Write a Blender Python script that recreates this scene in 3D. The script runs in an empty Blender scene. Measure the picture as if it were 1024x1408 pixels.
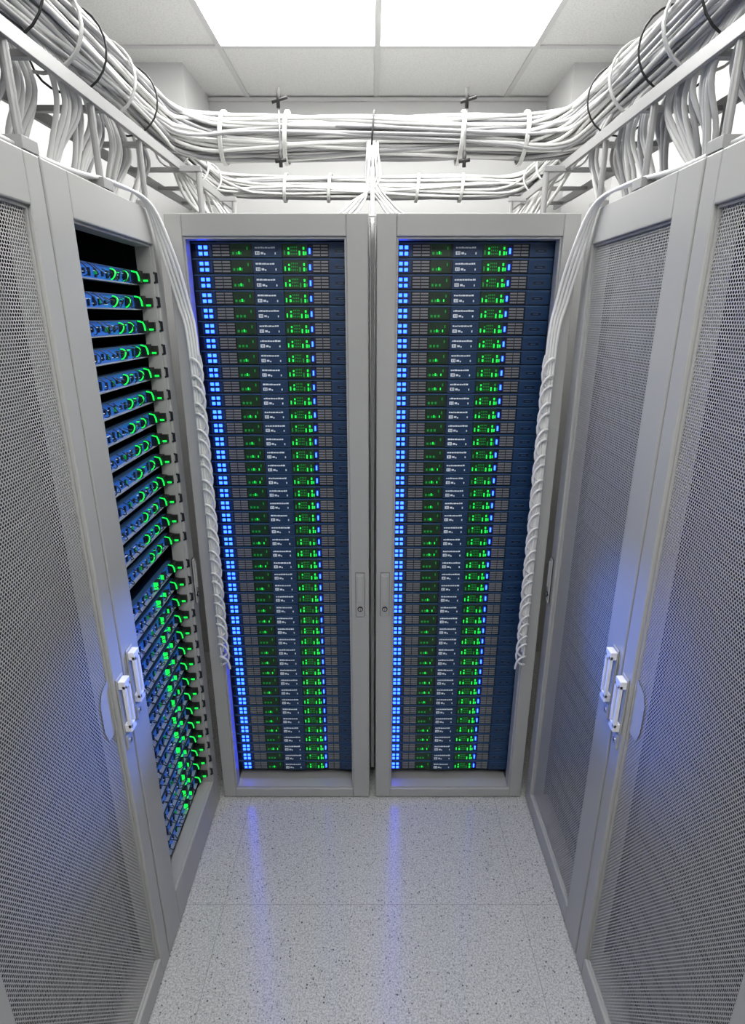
import bpy, math, random
from mathutils import Vector, Matrix
random.seed(7)
scene = bpy.context.scene
try:
    scene.view_settings.view_transform = 'Standard'
    scene.view_settings.look = 'None'
except Exception: pass

# ---------------------------------------------------------------- materials
def new_mat(name, col, rough=0.5, metal=0.0, emis=None, es=0.0, bump=None, spec=None, sample=True):
    m = bpy.data.materials.new(name); m.use_nodes = True
    nt = m.node_tree; b = nt.nodes['Principled BSDF']
    b.inputs['Base Color'].default_value = (*col, 1)
    b.inputs['Roughness'].default_value = rough
    b.inputs['Metallic'].default_value = metal
    if spec is not None: b.inputs['Specular IOR Level'].default_value = spec
    if emis:
        b.inputs['Emission Color'].default_value = (*emis, 1)
        b.inputs['Emission Strength'].default_value = es
        if not sample: m.cycles.emission_sampling = 'NONE'
    if bump:
        n = nt.nodes.new('ShaderNodeTexNoise'); n.inputs['Scale'].default_value = bump[0]
        tc = nt.nodes.new('ShaderNodeTexCoord')
        nt.links.new(tc.outputs['Object'], n.inputs['Vector'])
        bp = nt.nodes.new('ShaderNodeBump'); bp.inputs['Strength'].default_value = bump[1]
        bp.inputs['Distance'].default_value = 0.002
        nt.links.new(n.outputs['Fac'], bp.inputs['Height'])
        nt.links.new(bp.outputs['Normal'], b.inputs['Normal'])
    return m

M = {}
M['rack'] = new_mat('rack_grey_paint', (0.37,0.37,0.36), 0.32, 0.0)
M['rackdark'] = new_mat('rack_interior_black', (0.010,0.012,0.016), 0.5)
M['railblk'] = new_mat('rail_black', (0.02,0.022,0.03), 0.4, 0.5)
M['white'] = new_mat('white_plastic', (0.72,0.72,0.72), 0.35)
M['steel'] = new_mat('steel', (0.5,0.5,0.52), 0.3, 0.8)
M['tray'] = new_mat('tray_steel_paint', (0.32,0.32,0.32), 0.4, 0.2)
M['cable'] = new_mat('cable_white', (0.58,0.58,0.57), 0.36)
M['cable2'] = new_mat('cable_grey', (0.28,0.28,0.29), 0.36)
M['black'] = new_mat('black_rubber', (0.01,0.01,0.01), 0.5)
M['navy'] = new_mat('server_navy', (0.004,0.009,0.024), 0.35, 0.2)
M['bluepanel'] = new_mat('server_blue_panel', (0.009,0.036,0.10), 0.32, 0.1)
M['bluemid'] = new_mat('server_edge_blue', (0.04,0.10,0.22), 0.3, 0.1)
M['blueglow'] = new_mat('blade_blue_selflit', (0.02,0.14,0.52), 0.35, 0.1, emis=(0.015,0.10,0.5), es=0.34, sample=False)  # blue light on the blade fronts imitated by their own emission
M['vent'] = new_mat('vent_grey', (0.22,0.23,0.25), 0.35, 0.2)
M['text'] = new_mat('label_print', (0.75,0.82,0.88), 0.6)
M['ledblue'] = new_mat('led_blue', (0.02,0.1,0.6), 0.3, emis=(0.010,0.046,1.0), es=14.0)
M['ledgreen'] = new_mat('led_green', (0.0,0.4,0.05), 0.3, emis=(0.010,1.0,0.09), es=1.0)
M['leddim'] = new_mat('led_green_dim', (0.0,0.2,0.03), 0.3, emis=(0.01,0.9,0.08), es=0.16, sample=False)
M['greenblk'] = new_mat('port_module_dark', (0.003,0.016,0.006), 0.35, emis=(0.0,0.5,0.05), es=0.014, sample=False)
M['lipblue'] = new_mat('blade_lip_metal', (0.50,0.55,0.60), 0.3, 0.4)
M['wall'] = new_mat('wall_paint', (0.62,0.62,0.62), 0.7, bump=(150,0.1))
M['tbar'] = new_mat('tbar_white', (0.62,0.62,0.62), 0.5)
M['panel'] = new_mat('light_diffuser', (1,1,1), 0.5, emis=(1.0,0.995,0.97), es=10.5)
M['strip'] = new_mat('added_strip_blue', (0.02,0.1,0.6), 0.3, emis=(0.015,0.09,1.0), es=30.0)  # for the strip added to throw blue light on the blades

# ceiling tile
m = new_mat('ceiling_tile', (0.6,0.6,0.6), 0.85); M['tile'] = m
nt = m.node_tree; b = nt.nodes['Principled BSDF']; tc = nt.nodes.new('ShaderNodeTexCoord')
n = nt.nodes.new('ShaderNodeTexNoise'); n.inputs['Scale'].default_value = 160; n.inputs['Detail'].default_value = 4
nt.links.new(tc.outputs['Object'], n.inputs['Vector'])
r = nt.nodes.new('ShaderNodeValToRGB'); r.color_ramp.elements[0].position=.3; r.color_ramp.elements[0].color=(.68,.68,.675,1)
r.color_ramp.elements[1].position=.6; r.color_ramp.elements[1].color=(.80,.80,.79,1)
nt.links.new(n.outputs['Fac'], r.inputs['Fac']); nt.links.new(r.outputs['Color'], b.inputs['Base Color'])

# terrazzo floor
m = new_mat('floor_terrazzo', (0.5,0.5,0.5), 0.17, spec=0.9); M['floor'] = m
nt = m.node_tree; b = nt.nodes['Principled BSDF']; L = nt.links.new
tc = nt.nodes.new('ShaderNodeTexCoord')
def vor_mask(scale, lo, hi, thr):
    v = nt.nodes.new('ShaderNodeTexVoronoi'); v.inputs['Scale'].default_value = scale
    L(tc.outputs['Object'], v.inputs['Vector'])
    rr = nt.nodes.new('ShaderNodeMapRange'); rr.inputs[1].default_value=lo; rr.inputs[2].default_value=hi
    rr.inputs[3].default_value=1; rr.inputs[4].default_value=0
    L(v.outputs['Distance'], rr.inputs[0])
    sep = nt.nodes.new('ShaderNodeSeparateColor'); L(v.outputs['Color'], sep.inputs[0])
    gt = nt.nodes.new('ShaderNodeMath'); gt.operation='LESS_THAN'; gt.inputs[1].default_value=thr
    L(sep.outputs[0], gt.inputs[0])
    mu = nt.nodes.new('ShaderNodeMath'); mu.operation='MULTIPLY'
    L(rr.outputs[0], mu.inputs[0]); L(gt.outputs[0], mu.inputs[1])
    return mu.outputs[0]
base = nt.nodes.new('ShaderNodeTexNoise'); base.inputs['Scale'].default_value=190; base.inputs['Detail'].default_value=5
L(tc.outputs['Object'], base.inputs['Vector'])
rp = nt.nodes.new('ShaderNodeValToRGB'); rp.color_ramp.elements[0].position=.36; rp.color_ramp.elements[0].color=(.36,.36,.36,1)
rp.color_ramp.elements[1].position=.64; rp.color_ramp.elements[1].color=(.58,.58,.575,1)
L(base.outputs['Fac'], rp.inputs['Fac'])
cur = rp.outputs['Color']
for (sc,lo,hi,thr,col) in [(150,.25,.4,.20,(.26,.26,.26)),(100,.18,.28,.14,(.13,.13,.14)),(260,.3,.45,.28,(.30,.30,.30)),(58,.12,.18,.09,(.08,.08,.09))]:
    mx = nt.nodes.new('ShaderNodeMix'); mx.data_type='RGBA'
    L(vor_mask(sc,lo,hi,thr), mx.inputs[0]); L(cur, mx.inputs[6]); mx.inputs[7].default_value=(*col,1)
    cur = mx.outputs[2]
br = nt.nodes.new('ShaderNodeTexBrick'); br.offset=0; br.inputs['Scale'].default_value=1.0
br.inputs['Brick Width'].default_value=.97; br.inputs['Row Height'].default_value=.6; br.inputs['Mortar Size'].default_value=.0008
br.inputs['Mortar Smooth'].default_value=0
mp = nt.nodes.new('ShaderNodeMapping'); mp.inputs['Location'].default_value=(.485+.97*3,.44,0)
L(tc.outputs['Object'], mp.inputs['Vector']); L(mp.outputs[0], br.inputs['Vector'])
mx = nt.nodes.new('ShaderNodeMix'); mx.data_type='RGBA'
L(br.outputs['Fac'], mx.inputs[0]); L(cur, mx.inputs[6]); mx.inputs[7].default_value=(.27,.27,.27,1)
L(mx.outputs[2], b.inputs['Base Color'])

# perforated steel
m = new_mat('perforated_steel', (0.46,0.46,0.455), 0.30, 0.15); M['perf'] = m
nt = m.node_tree; b = nt.nodes['Principled BSDF']; L = nt.links.new
tc = nt.nodes.new('ShaderNodeTexCoord'); A=.0074; B=A*1.66
def grid(off):
    a = nt.nodes.new('ShaderNodeVectorMath'); a.operation='MULTIPLY_ADD'
    a.inputs[1].default_value=(1/A,0,1/B); a.inputs[2].default_value=(off,0,off)
    L(tc.outputs['Object'], a.inputs[0])
    f = nt.nodes.new('ShaderNodeVectorMath'); f.operation='FRACTION'; L(a.outputs[0], f.inputs[0])
    s = nt.nodes.new('ShaderNodeVectorMath'); s.operation='SUBTRACT'; s.inputs[1].default_value=(.5,0,.5); L(f.outputs[0], s.inputs[0])
    q = nt.nodes.new('ShaderNodeVectorMath'); q.operation='MULTIPLY'; q.inputs[1].default_value=(A,0,B); L(s.outputs[0], q.inputs[0])
    l = nt.nodes.new('ShaderNodeVectorMath'); l.operation='LENGTH'; L(q.outputs[0], l.inputs[0])
    return l.outputs['Value']
mn = nt.nodes.new('ShaderNodeMath'); mn.operation='MINIMUM'; L(grid(0), mn.inputs[0]); L(grid(.5), mn.inputs[1])
lt = nt.nodes.new('ShaderNodeMath'); lt.operation='LESS_THAN'; lt.inputs[1].default_value=.00255; L(mn.outputs[0], lt.inputs[0])
tr = nt.nodes.new('ShaderNodeBsdfTransparent'); ms = nt.nodes.new('ShaderNodeMixShader')
out = nt.nodes['Material Output']
L(lt.outputs[0], ms.inputs[0]); L(b.outputs[0], ms.inputs[1]); L(tr.outputs[0], ms.inputs[2]); L(ms.outputs[0], out.inputs['Surface'])

# ---------------------------------------------------------------- mesh builder
class MB:
    def __init__(s): s.v=[]; s.f=[]; s.mi=[]; s.mats=[]
    def mid(s, m):
        if m not in s.mats: s.mats.append(m)
        return s.mats.index(m)
    def box(s, x0,x1,y0,y1,z0,z1, m):
        i=len(s.v); k=s.mid(m)
        s.v += [(x0,y0,z0),(x1,y0,z0),(x1,y1,z0),(x0,y1,z0),(x0,y0,z1),(x1,y0,z1),(x1,y1,z1),(x0,y1,z1)]
        for q in [(0,3,2,1),(4,5,6,7),(0,1,5,4),(1,2,6,5),(2,3,7,6),(3,0,4,7)]:
            s.f.append(tuple(i+j for j in q)); s.mi.append(k)
    def tube(s, pts, r, m, n=8, cap=True, closed=False):
        k=s.mid(m); P=[Vector(p) for p in pts]; N=len(P); base=len(s.v); ref=None
        for a in range(N):
            if closed: t=P[(a+1)%N]-P[(a-1)%N]
            else: t=P[min(a+1,N-1)]-P[max(a-1,0)]
            t.normalize()
            if ref is None:
                ref = Vector((0,0,1)) if abs(t.z)<.9 else Vector((1,0,0))
            u = ref - t*ref.dot(t)
            if u.length<1e-5: u=t.orthogonal()
            u.normalize(); ref=u; w=t.cross(u)
            for j in range(n):
                an=2*math.pi*j/n; s.v.append(tuple(P[a]+r*(math.cos(an)*u+math.sin(an)*w)))
        for a in range(N if closed else N-1):
            b=(a+1)%N
            for j in range(n):
                s.f.append((base+a*n+j, base+a*n+(j+1)%n, base+b*n+(j+1)%n, base+b*n+j)); s.mi.append(k)
        if cap and not closed:
            s.f.append(tuple(base+j for j in range(n))[::-1]); s.mi.append(k)
            s.f.append(tuple(base+(N-1)*n+j for j in range(n))); s.mi.append(k)
    def mesh(s, name, smooth=False):
        me=bpy.data.meshes.new(name); me.from_pydata(s.v,[],s.f)
        for m in s.mats: me.materials.append(M[m])
        me.polygons.foreach_set('material_index', s.mi)
        if smooth: me.polygons.foreach_set('use_smooth',[True]*len(s.f))
        me.update(); return me
    def obj(s, name, parent=None, bevel=0, smooth=False, loc=None):
        o=bpy.data.objects.new(name, s.mesh(name, smooth)); scene.collection.objects.link(o)
        if parent: o.parent=parent
        if loc: o.location=loc
        if bevel:
            md=o.modifiers.new('bevel','BEVEL'); md.width=bevel; md.segments=2; md.limit_method='ANGLE'
        return o
def inst(name, me, parent, loc, sc=None):
    o=bpy.data.objects.new(name, me); scene.collection.objects.link(o); o.parent=parent; o.location=loc
    if sc: o.scale=sc
    return o
def empty(name, loc, rz=0):
    e=bpy.data.objects.new(name,None); scene.collection.objects.link(e); e.location=loc; e.rotation_euler=(0,0,rz)
    e.empty_display_size=.1; return e

# ---------------------------------------------------------------- room
RX=1.05; Y0=-1.6; Y1=3.255; ZC=2.82
def boxobj(name,x0,x1,y0,y1,z0,z1,m,bevel=0):
    b=MB(); b.box(x0,x1,y0,y1,z0,z1,m); return b.obj(name,bevel=bevel)
boxobj('floor',-RX-.1,RX+.1,Y0-.1,Y1+.1,-.1,0,'floor')
boxobj('ceiling',-RX-.1,RX+.1,Y0-.1,Y1+.1,ZC,ZC+.1,'tile')
boxobj('wall_left',-RX-.1,-RX,Y0-.1,Y1+.1,0,ZC,'wall')
boxobj('wall_right',RX,RX+.1,Y0-.1,Y1+.1,0,ZC,'wall')
boxobj('wall_back',-RX,RX,Y1,Y1+.1,0,ZC,'wall')
boxobj('wall_front',-RX,RX,Y0-.1,Y0,0,ZC,'wall')
boxobj('wall_column_left',-RX,-.79,2.856,Y1,0,ZC,'wall')
boxobj('wall_column_right',.84,RX,2.856,Y1,0,ZC,'wall')
# T-bar grid
b=MB()
gx=[.02+.619*k for k in (-1,0,1)]
gy=[2.70-.555*k for k in range(0,8)]
for x in gx: b.box(x-.011,x+.011,Y0,Y1,ZC-.006,ZC-.0005,'tbar')
for i,y in enumerate(gy):
    b.box(-RX,gx[0]-.011,y-.011,y+.011,ZC-.006,ZC-.0005,'tbar')
    b.box(gx[2]+.011,RX,y-.011,y+.011,ZC-.006,ZC-.0005,'tbar')
    if i not in (1,5):
        b.box(gx[0]+.011,gx[1]-.011,y-.011,y+.011,ZC-.006,ZC-.0005,'tbar')
        b.box(gx[1]+.011,gx[2]-.011,y-.011,y+.011,ZC-.006,ZC-.0005,'tbar')
b.box(-.79,.84,Y1-.02,Y1,ZC-.02,ZC-.006,'tbar')
b.obj('trim_ceiling_grid')
for (ya,yb) in ((gy[2]+.011,gy[0]-.011),(gy[6]+.011,gy[4]-.011)):
    for i in (0,1):
        b=MB(); x0,x1=gx[i]+.012,gx[i+1]-.012
        b.box(x0,x1,ya,yb,ZC-.005,ZC-.001,'panel'); 
        b.box(x0,x1,ya,ya+.006,ZC-.007,ZC-.005,'tbar'); b.box(x0,x1,yb-.006,yb,ZC-.007,ZC-.005,'tbar')
        b.obj('ceiling_light_panel')

# ---------------------------------------------------------------- server row meshes
W=.482; U=.0444; H=.0425
def rear_row(seed):
    R=random.Random(seed); b=MB()
    b.box(0,W,.004,.5,0,H,'navy')
    b.box(0,W,-.002,.006,H-.0030,H,'bluemid')
    b.box(.012,.060,0,.004,.003,H-.0045,'bluepanel')
    b.box(.019,.051,-.001,.001,.004,H-.006,'navy')
    for c in (.027,.043):
        for z in (.0115,.0285):
            b.box(c-.0052,c+.0052,-.003,.001,z-.0048,z+.0048,'ledblue')
    def vent(x0,x1,cols):
        b.box(x0,x1,0,.004,.003,H-.0045,'rackdark')
        w=(x1-x0)/cols
        for c in range(cols):
            for k in range(4):
                z=.0075+k*.0085
                b.box(x0+c*w+.0015,x0+(c+1)*w-.0015,-.002,.001,z-.0022,z+.0022,'vent')
    vent(.062,.114,2)
    b.box(.116,.176,-.001,.004,.003,H-.0045,'greenblk')
    for k in range(3):
        x=.124+k*.011
        b.box(x-.003,x+.003,-.002,0,.009,.016,'leddim')
        b.box(x-.003,x+.003,-.002,0,.024,.030,'rackdark')
    if R.random()<.8: b.box(.140,.1435,-.003,0,.010,.018,'ledgreen')
    if R.random()<.7: b.box(.158,.1612,-.003,0,.010,.017,'ledgreen')
    b.box(.165,.168,-.003,0,.022,.030,'leddim')
    b.box(.1765,.1805,-.002,.004,.002,H-.004,'rackdark')
    b.box(.182,.270,-.004,.004,.002,H-.0045,'bluepanel')
    b.box(.183,.269,-.0045,-.004,H-.0065,H-.0052,'bluemid'); b.box(.183,.269,-.0045,-.004,.0025,.0038,'bluemid')
    x=.190
    while x<.246:
        w=R.uniform(.003,.009); b.box(x,x+w,-.0055,-.003,.0255,.0290+R.uniform(0,.0015),'text'); x+=w+.0014
    b.box(.190,.2035,-.0055,-.003,.0080,.0180,'text'); b.box(.207,.215,-.0055,-.003,.0095,.0155,'text')
    b.box(.194,.196,-.006,-.004,.0105,.0160,'navy'); b.box(.199,.2005,-.006,-.004,.0105,.0160,'navy')
    b.box(.217,.221,-.0055,-.003,.0080,.0125,'text')
    b.box(.2485,.2520,-.0055,-.003,.009,.0150,'text')
    b.box(.272,.345,-.001,.004,.003,H-.0045,'greenblk')
    for k in range(4):
        for q in range(3):
            b.box(.296+k*.0055,.2985+k*.0055,-.002,0,.009+q*.009,.013+q*.009,'leddim')
    for (x,z,w,h,p) in [(.2775,.0145,.0018,.0060,.8),(.2895,.0130,.0026,.0040,.9),(.2895,.0250,.0022,.0028,.5),
                        (.3220,.0130,.0020,.0062,.8),(.3345,.0125,.0024,.0052,1),(.3345,.0260,.0024,.0036,.8),(.3410,.0125,.0016,.0044,.7)]:
        b.box(x-w,x+w,-.003,0,z-h,z+h,'ledgreen' if R.random()<p else 'leddim')
    b.box(.3500,.3545,-.003,.001,.011,.026,'ledblue')
    vent(.361,.408,2)
    b.box(.410,W,-.004,.004,.002,H-.0045,'bluepanel')
    b.box(.411,W-.001,-.0045,-.004,H-.0065,H-.0052,'bluemid')
    b.box(.428,.460,-.0045,-.003,.013,.024,'navy')
    b.box(.428,.460,-.0050,-.003,.0235,.0248,'bluemid'); b.box(.428,.460,-.005,-.003,.0122,.0135,'bluemid')
    b.box(.436,.452,-.005,-.003,.0175,.0195,'bluemid')
    return b.mesh('server_unit')
ROWS=[rear_row(i) for i in range(6)]

def side_row(seed, low=False):
    R=random.Random(seed); b=MB(); w=.46; h=.052
    b.box(0,w,.012,.30,0,h-.008,'navy')
    b.box(0,w-.045,0,.012,.003,h-.012,'blueglow')
    b.box(0,w-.03,-.010,.012,-.001,.002,'lipblue')
    b.box(0,w-.03,-.004,.012,h-.012,h-.0095,'bluemid')
    for k in range(12):
        x=.02+k*.032+R.uniform(-.004,.004); z=R.uniform(.010,.028)
        b.box(x,x+R.uniform(.006,.020),-.003,0,z,z+.0022,'text' if R.random()<.7 else 'navy')
        b.box(x+.004,x+.011,-.004,0,R.uniform(.006,.014),R.uniform(.020,.034),'navy')
    for k in range(8):
        x=.06+k*.040+R.uniform(-.01,.01)
        pts=[(x+ (R.uniform(.03,.04))*t, -.004-.016*math.sin(math.pi*t), .036-.028*t+.006*math.sin(5*t+k)) for t in [i/7 for i in range(8)]]
        b.tube(pts,.0014,'black',5)
    if not low:
        for x in (.270,.350):
            x+=R.uniform(-.016,.016)
            pts=[(x+.008*math.sin(a*2)*.6, -.004-.012*math.sin(a), .021+.015*math.cos(a)) for a in [math.pi*i/9 for i in range(10)]]
            b.tube(pts,.0019,'ledgreen',6)
            b.box(x+.006,x+.020,-.012,0,.006,.034,'black')
            b.box(x+.020,x+.022,-.010,0,.010,.026,'leddim')
    else:
        x=.285+R.uniform(-.006,.006)
        b.box(x,x+.022,-.012,0,.006,.036,'black')
        b.box(x-.003,x,-.013,0,.008,.034,'ledgreen')
        b.box(x+.06,x+.076,-.010,0,.008,.034,'black'); b.box(x+.058,x+.060,-.009,0,.012,.030,'ledgreen')
        if seed%2: b.box(.015,.022,-.006,0,.012,.030,'ledgreen')
    x=.20+R.uniform(-.02,.02)
    b.box(x,x+.006,-.005,0,.012,.024,'leddim'); b.box(.312,.322,-.005,0,.028,.031,'ledgreen')
    # black ear / handle
    b.box(w-.055,w-.004,-.014,.03,.003,h-.012,'railblk')
    b.box(w-.028,w-.004,-.040,-.012,.008,.036,'black')
    b.box(w-.055,w-.028,-.024,-.012,.004,.042,'black')
    b.tube([(w-.012,-.034,.002),(w-.012,-.054,.010),(w-.012,-.054,.036),(w-.012,-.034,.042)],.005,'railblk',6)
    b.tube([(w-.058,-.004,.040),(w-.058,-.018,.036),(w-.058,-.022,.024),(w-.056,-.022,.010)],.0024,'ledgreen',6)
    b.box(w-.031,w-.028,-.036,-.024,.010,.016,'ledgreen')
    return b.mesh('blade_unit')
SROWS=[side_row(i+20) for i in range(5)]
LROWS=[side_row(i+40,True) for i in range(5)]
def dark_row():
    b=MB(); b.box(0,.47,0,.3,0,.08,'rackdark'); b.box(.01,.46,-.004,0,.01,.07,'navy')
    for k in range(10): b.box(.03+k*.042,.055+k*.042,-.006,-.003,.02,.06,'rackdark')
    return b.mesh('server_unit_dark')
DROW=dark_row()

# ---------------------------------------------------------------- racks
def rack(w,d,h,loc,rz,sl,sr,rt,rb,perf):
    e=empty('server_rack',loc,rz)
    b=MB(); g=.002
    b.box(g,.012,.027,d,0.0,h,'rack'); b.box(w-.012,w-g,.027,d,0.0,h,'rack')
    b.box(.012,w-.012,.027,d,h-.012,h,'rack'); b.box(.012,w-.012,.027,d,0,.03,'rack')
    b.box(.012,w-.012,d-.012,d,.03,h-.012,'rackdark')
    b.obj('cabinet_body',e,bevel=.002)
    b=MB()
    b.box(.0125,.0135,.03,d-.013,.031,h-.013,'rackdark'); b.box(w-.0135,w-.0125,.03,d-.013,.031,h-.013,'rackdark')
    b.box(.014,w-.014,.12,d-.013,.031,.033,'rackdark'); b.box(.014,w-.014,.03,d-.013,h-.015,h-.013,'rackdark')
    b.obj('cabinet_lining',e)
    b=MB(); x0,x1=.0035,w-.0035; z0,z1=.006,h-.002
    b.box(x0,sl,0,.025,z0,z1,'rack'); b.box(w-sr,x1,0,.025,z0,z1,'rack')
    b.box(sl,w-sr,0,.025,h-rt,z1,'rack'); b.box(sl,w-sr,0,.025,z0,rb,'rack')
    b.obj('door_frame',e,bevel=.003)
    b=MB(); t=.006
    b.box(sl,sl+t,.008,.05,rb,h-rt,'rack'); b.box(w-sr-t,w-sr,.008,.05,rb,h-rt,'rack')
    b.box(sl+t,w-sr-t,.008,.05,h-rt-t,h-rt,'rack'); b.box(sl+t,w-sr-t,.008,.05,rb,rb+.004,'rack')
    b.obj('door_lip',e,bevel=.001)
    if perf:
        me2=bpy.data.meshes.new('perforated_door_sheet')
        me2.from_pydata([(sl+t,.013,rb+.004),(w-sr-t,.013,rb+.004),(w-sr-t,.013,h-rt-t),(sl+t,.013,h-rt-t)],[],[(0,1,2,3)])
        me2.materials.append(M['perf']); inst('perforated_door',me2,e,(0,0,0))
    return e
def loop_handle(parent,x,z,h=.15):
    b=MB(); 
    b.box(x-.017,x+.017,-.004,-.0005,z-h/2-.014,z+h/2+.014,'rack')
    for s in (-1,1): b.box(x+s*.010-.0045,x+s*.010+.0045,-.021,-.012,z-h/2+.004,z+h/2-.004,'white')
    for s in (-1,1): b.box(x-.0145,x+.0145,-.021,-.004,z+s*(h/2-.004)-.011,z+s*(h/2-.004)+.011,'white')
    b.obj('door_handle',parent,bevel=.004)
    b=MB(); b.box(x-.013,x+.013,-.006,-.0005,z-h/2-.060,z-h/2-.020,'rack')
    b.tube([(x,-.0085,z-h/2-.04),(x,-.004,z-h/2-.04)],.0075,'steel',14)
    b.box(x-.001,x+.001,-.0092,-.0084,z-h/2-.044,z-h/2-.036,'black')
    b.obj('door_lock',parent,bevel=.001)
def plate_handle(parent,x,z,h=.165,w=.030):
    b=MB(); b.box(x-w/2-.001,x+w/2+.001,-.003,-.0005,z-h/2-.001,z+h/2+.001,'railblk')
    b.box(x-w/2,x+w/2,-.008,-.003,z-h/2,z+h/2,'rack')
    b.box(x-w/2+.006,x+w/2-.006,-.013,-.007,z-h/2+.058,z+h/2-.008,'rack')
    b.tube([(x,-.012,z-h/2+.03),(x,-.006,z-h/2+.03)],.0095,'railblk',16)
    b.tube([(x,-.0125,z-h/2+.03),(x,-.006,z-h/2+.03)],.0065,'steel',16)
    b.box(x-.0012,x+.0012,-.0135,-.0120,z-h/2+.024,z-h/2+.036,'black')
    b.obj('door_handle',parent,bevel=.001)

HR=2.10; D=1.8
RW=.585
for side in (-1,1):
    x0 = -.594 if side<0 else .009
    sl,sr = (.051,.066) if side<0 else (.060,.050)
    e=rack(RW,.9,HR,(x0,D,0),0,sl,sr,.062,.045,False)
    sx = (-.540 if side<0 else .058)-x0
    for i in range(44):
        inst('server_unit',ROWS[(i*5+random.randint(0,2))%6],e,(sx,.070,2.032-U*(i+1)))
    b=MB()
    for xx in (sx-.016,sx+W+.001):
        b.box(xx,xx+.015,.066,.10,.04,HR-.02,'railblk')
        for k in range(44): b.box(xx+.004,xx+.011,.064,.066,2.032-U*k-.03,2.032-U*k-.016,'rackdark')
    b.obj('mounting_rails',e)
    b=MB(); b.box(.014,RW-.014,.028,.12,.030,.034,'rack'); b.obj('cabinet_sill',e)
    plate_handle(e, (RW-.034) if side<0 else .034, .9035)

SX=.608; SD=.43
zs=[1.905-.065*i for i in range(13)]+[1.028-.0615*j for j in range(15)]
for side in (-1,1):
    for k in range(4):
        ya=1.2-.6*k
        loc=(-SX,ya,0) if side<0 else (SX,ya+.6,0)
        rz=math.pi/2 if side<0 else -math.pi/2
        near,far=(.098,.058) if k==0 else (.045,.055)
        sl,sr=(near,far) if side<0 else (far,near)
        openr = (k==0 and side<0)
        e=rack(.6,SD,HR,loc,rz,sl,sr,.09,.14 if openr else .075,not openr)
        def lx(y):
            return y if side<0 else .6-y
        if openr:
            for i,z in enumerate(zs): inst('blade_unit',(SROWS if i<13 else LROWS)[i%5],e,(.095,.056,z),(1,1,.86))
            b=MB(); b.box(.570,.584,.05,.09,.04,HR-.02,'railblk'); b.box(.030,.040,.05,.09,.04,HR-.02,'railblk'); b.obj('mounting_rails',e)
            b=MB(); b.box(.080,.086,.034,.040,.2,1.95,'strip'); b.obj('added_glow_strip',e)  # glowing strip added out of view behind the stile, tints the blades blue
        else:
            for i in range(22): inst('server_unit_dark',DROW,e,(.065,.07,.08+.086*i))
        if k==0:
            loop_handle(e,lx(.038),.965,.13)
            plate_handle(e,lx(.572),.97,.16,.018)
        else:
            loop_handle(e,lx(.568),.93,.13)
            b=MB(); x=lx(.525); y0=.0105
            vs=[(-.035,-.045),(-.022,-.075),(.022,-.075),(.022,.075),(-.022,.055),(-.035,.03)]
            if side>0: vs=[(-a,c) for a,c in vs][::-1]
            n0=len(b.v); kk=b.mid('rack')
            b.v+=[(x+a,y0,.95+c) for a,c in vs]; b.f.append(tuple(range(n0,n0+6))); b.mi.append(kk)
            b.obj('lock_plate',e)

# ---------------------------------------------------------------- cables
def curve_obj(name, splines, r, mat, parent=None, res=2):
    cu=bpy.data.curves.new(name,'CURVE'); cu.dimensions='3D'; cu.bevel_depth=r; cu.bevel_resolution=res
    for pts in splines:
        sp=cu.splines.new('POLY'); sp.points.add(len(pts)-1)
        for i,p in enumerate(pts): sp.points[i].co=(p[0],p[1],p[2],1)
        sp.use_smooth=True
    cu.materials.append(M[mat])
    o=bpy.data.objects.new(name,cu); scene.collection.objects.link(o)
    if parent: o.parent=parent
    return o
def smooth(pts,n=6):
    P=[Vector(p) for p in pts]; out=[]
    for i in range(len(P)-1):
        p0=P[max(i-1,0)];p1=P[i];p2=P[i+1];p3=P[min(i+2,len(P)-1)]
        for k in range(n):
            t=k/n
            out.append(.5*((2*p1)+(-p0+p2)*t+(2*p0-5*p1+4*p2-p3)*t*t+(-p0+3*p1-3*p2+p3)*t**3))
    out.append(P[-1]); return out
def upath(xs,z,yc,rad,ystart=-1.4):
    pts=[]; y=ystart
    while y<yc-rad: pts.append((Vector((-xs,y,z)),Vector((0,1,0)))); y+=.07
    for i in range(9):
        a=math.pi/2*i/8
        pts.append((Vector((-xs+rad-rad*math.cos(a),yc-rad+rad*math.sin(a),z)),Vector((math.sin(a),math.cos(a),0))))
    n=int((2*xs-2*rad)/.06)
    for i in range(1,n): pts.append((Vector((-xs+rad+(2*xs-2*rad)*i/n,yc,z)),Vector((1,0,0))))
    for i in range(9):
        a=math.pi/2*i/8
        pts.append((Vector((xs-rad+rad*math.sin(a),yc-rad+rad*math.cos(a),z)),Vector((math.cos(a),-math.sin(a),0))))
    y=yc-rad-.07
    while y>ystart: pts.append((Vector((xs,y,z)),Vector((0,-1,0)))); y-=.07
    return pts
def bundle(name,path,R,n,r,parent,seed,outer=.3):
    rd=random.Random(seed); A=[];B=[]
    for s in range(n):
        ph=rd.uniform(0,6.28); rr=R*math.sqrt(rd.uniform(outer,1.0)); p1=rd.uniform(0,6.28); p2=rd.uniform(0,6.28)
        k1=rd.uniform(.10,.26); k2=rd.uniform(.2,.45); am=rd.uniform(.2,.55); p3=rd.uniform(0,6.28)
        pts=[]
        for i,(c,t) in enumerate(path):
            side=Vector((t.y,-t.x,0)); up=Vector((0,0,1))
            a=ph+am*math.sin(i*k1+p1); q=rr*(1+.10*math.sin(i*k2+p2))
            pts.append(c+side*(q*math.cos(a))+up*(q*math.sin(a)*.92)+up*.002*math.sin(i*.5+p3))
        (A if rd.random()<.66 else B).append(pts)
    curve_obj(name+'_strands',A,r,'cable',parent); curve_obj(name+'_grey_strands',B,r,'cable2',parent)
eb=empty('network_cable_bundle',(0,0,0))
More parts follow.
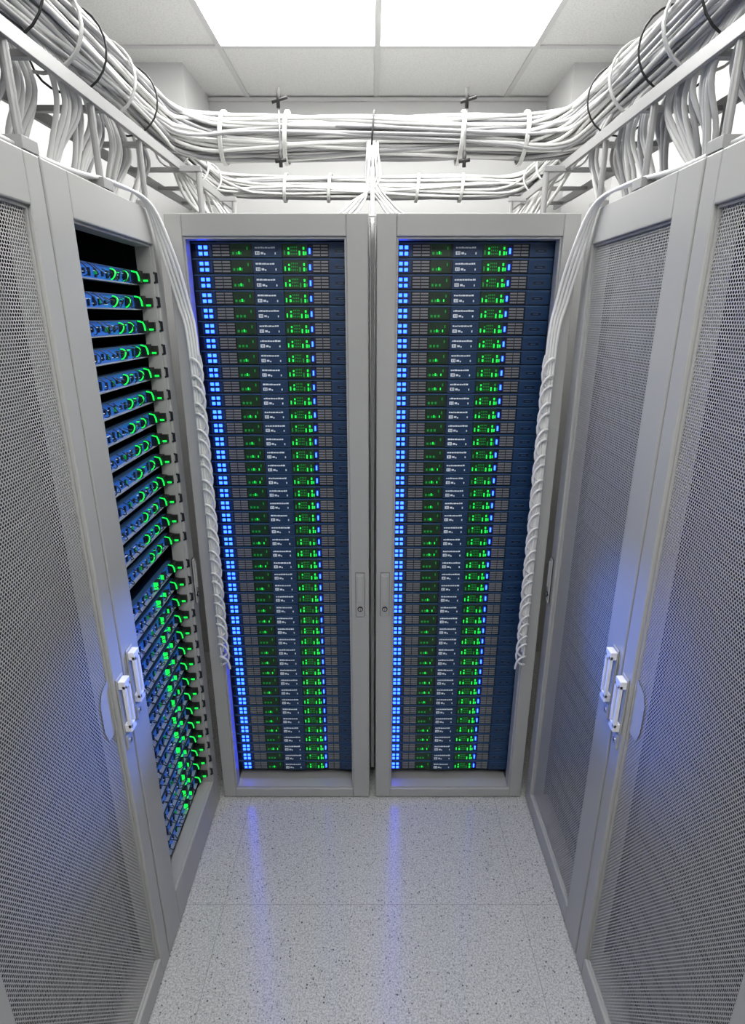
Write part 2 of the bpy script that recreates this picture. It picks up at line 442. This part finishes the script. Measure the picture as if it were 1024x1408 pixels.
P1=upath(.67,2.388,2.23,.20); P2=upath(.70,2.378,2.96,.16)
bundle('main',P1,.069,78,.0058,eb,1)
bundle('rear',P2,.050,50,.0056,eb,2)
def ring(b,c,axis,R,r,m,w=1):
    pts=[]
    for i in range(24):
        a=2*math.pi*i/24
        if axis=='y': pts.append((c[0]+R*math.cos(a),c[1]+.012*math.sin(a),c[2]+R*math.sin(a)))
        else: pts.append((c[0]+.006*math.sin(a),c[1]+R*math.cos(a),c[2]+R*math.sin(a)))
    for k in range(w):
        off=k*r*1.5
        q=[(p[0]+(off if axis=='x' else 0),p[1]+(off if axis=='y' else 0),p[2]) for p in pts]
        b.tube(q,r,m,6,closed=True)
b=MB()
for s in (-1,1):
    for y,m in ((.3,'black'),(.8,'cable'),(1.10,'black'),(1.28,'black'),(1.42,'cable'),(1.54,'black'),(1.70,'cable'),(1.86,'black')):
        ring(b,(s*.68,y,2.385),'y',.088,.0026,m,1 if m=='black' else 3)
    for y in (2.3,2.55,2.75): ring(b,(s*.70,y,2.375),'y',.060,.0026,'cable',3)
for x,m in ((-.50,'cable'),(-.29,'cable'),(0,'black'),(.29,'cable'),(.50,'cable')):
    ring(b,(x,2.23,2.388),'x',.077,.0030,m,1 if m=='black' else 3)
for x in (-.4,-.2,0,.2,.4): ring(b,(x,2.96,2.378),'x',.058,.003,'cable' if x else 'black',3)
for x in (-.30,.30):
    b.tube([(x,2.145,2.285),(x,2.145,2.33)],.006,'black',8); b.tube([(x,2.145,2.45),(x,2.145,2.505)],.006,'black',8)
    b.tube([(x,2.145,2.33),(x,2.145,2.45)],.003,'steel',8)
    b.tube([(x-.020,2.145,2.466),(x+.030,2.145,2.480)],.005,'black',8)
    b.tube([(x-.018,2.145,2.302),(x+.018,2.145,2.306)],.006,'black',8)
b.obj('cable_ties',eb,smooth=True)
rd=random.Random(5); S=[];S2=[];S3=[];S4=[]
for s in (-1,1):
    yk=.25
    while yk<2.0:
        g=rd.randint(4,6)
        lean=rd.uniform(-.09,.05); yb=yk+rd.uniform(-.02,.02); xb=rd.uniform(.66,.73)
        for i in range(g):
            o=(i-g/2)*.017
            (S if rd.random()<.6 else S3).append(smooth([(s*(xb-.02),yb-.14+o,2.350),(s*(xb-.025),yb-.05+o,2.312),(s*(xb-.02+rd.uniform(-.01,.01)),yb+o,2.25),(s*(xb+rd.uniform(-.005,.015)),yb+lean*.4+o*.6,2.17),(s*(xb+.02),yb+lean+o*.4,2.103)]))
        yk+=.10
    for i in range(14):
        y=rd.uniform(2.15,2.8)
        S.append(smooth([(s*.68,y-.2,2.34),(s*.66,y-.05,2.30),(s*(.62+rd.uniform(-.04,.02)),y,2.2),(s*(.56+rd.uniform(-.04,.02)),min(y,2.62),2.108)]))
    for i in range(4):
        x=s*(.625+.016*i)
        S4.append(smooth([(x,-1.0,2.108),(x+s*.01,.2,2.108),(x-s*.004,.8,2.110),(x+s*.006,1.3,2.109),(s*(.618+.004*i),1.56,2.125),(s*(.602-.004*i),1.70,2.105),
             (s*(.594-.012*i),1.765-.004*i,1.99),(s*(.566-.010*i),1.778,1.86),(s*(.546-.008*i),1.776,1.72),(s*(.542-.007*i),1.772-.004*(i%2),1.2),(s*(.540-.007*i),1.776,.66+.03*i)],8))
    for q in range(2):
        pts=[]; z=1.70; i=0
        while z>.63:
            a=i*math.pi/3.0+q*2.4
            pts.append((s*(.525+.016*math.cos(a)),1.760-.006*math.sin(a),z+ .020*math.sin(a))); z-=.0135; i+=1
        S2.append(smooth(pts,2))
C=[];C2=[]
for i in range(8):
    a=(-1 if i%2 else 1); u=.005*(i-3.5)
    (C if i%3 else C2).append(smooth([(u,2.20,2.40),(u,2.15,2.33),(u*1.2,2.12,2.24),(a*(.02+.006*i),2.05,2.17),(a*(.06+.010*i),1.98,2.115),(a*(.16+.02*i),1.99,2.106)]))
for i in range(3): C2.append(smooth([(.004*(i-1),2.16,2.3),(.003*(i-1),1.95,2.12),(.003*(i-1),1.87,1.9),(.003*(i-1),1.86,1.0),(.003*(i-1),1.86,.1)]))
for i in range(6):
    y=1.92+.04*i
    C.append(smooth([(-.58,y,2.106),(-.3,y+.02*math.sin(i),2.106),(-.05,y-.01,2.107),(.25,y+.02*math.cos(i),2.106),(.58,y,2.106)]))
curve_obj('drop_cables',S,.0058,'cable',eb); curve_obj('drop_cables_grey',S3,.0058,'cable2',eb)
curve_obj('hanging_cables',S4,.0048,'white',eb)
curve_obj('centre_cables',C,.0036,'cable',eb); curve_obj('centre_cables_grey',C2,.0036,'cable2',eb)
curve_obj('service_loops',S2,.0038,'white',eb)

# ---------------------------------------------------------------- overhead ladder tray
for s in (-1,1):
    e=empty('cable_tray',(0,0,0)); b=MB()
    for x in (.615,.80):
        b.box(min(s*x,s*(x+.010)),max(s*x,s*(x+.010)),-1.5,2.84,2.268,2.296,'tray')
    y=-1.35
    while y<2.8:
        b.box(min(s*.622,s*.80),max(s*.622,s*.80),y-.010,y+.010,2.268,2.280,'tray'); y+=.29
    for y in (-.9,-.3,.3,.62,1.18,1.50,1.78):
        for x in (.628,.79):
            b.tube([(s*x,y,2.270),(s*x,y,2.102)],.008,'tray',10)
            b.box(s*x-.018,s*x+.018,y-.026,y+.026,2.1005,2.122,'tray')
    for y in (2.1,2.6):
        b.tube([(s*.56,y,2.265),(s*.56,y,2.102)],.010,'tray',10); b.box(s*.56-.02,s*.56+.02,y-.028,y+.028,2.1005,2.12,'tray')
        b.box(min(s*.55,s*.62),max(s*.55,s*.62),y-.012,y+.012,2.262,2.278,'tray')
    b.obj('ladder_frame',e,bevel=.001)

# ---------------------------------------------------------------- added blue glow spots
def spot(loc,target,energy,col,size,name):
    l=bpy.data.lights.new(name,'SPOT'); l.energy=energy; l.color=col; l.spot_size=size; l.spot_blend=1; l.shadow_soft_size=.02
    o=bpy.data.objects.new(name,l); scene.collection.objects.link(o); o.location=loc
    o.rotation_euler=(Vector(target)-Vector(loc)).to_track_quat('-Z','Y').to_euler()
spot((-.45,1.79,1.12),(.608,1.22,1.02),60,(.05,.19,1),math.radians(32),'added_blue_glow_spot')  # added spot with no fixture, makes the blue glow on the right doors
spot((.11,1.79,1.12),(-.608,1.18,.94),56,(.05,.19,1),math.radians(38),'added_blue_glow_spot')  # same added source for the blue glow on the left doors

w=bpy.data.worlds.new('world'); scene.world=w; w.use_nodes=True
w.node_tree.nodes['Background'].inputs[0].default_value=(.8,.85,.9,1); w.node_tree.nodes['Background'].inputs[1].default_value=.3

cam=bpy.data.cameras.new('camera'); co=bpy.data.objects.new('camera',cam); scene.collection.objects.link(co)
cam.sensor_fit='VERTICAL'; cam.sensor_height=36; cam.lens=788/1408*36; cam.clip_start=.02
co.location=(0,0,1.822); co.rotation_euler=(math.radians(90-18.85),0,0); scene.camera=co
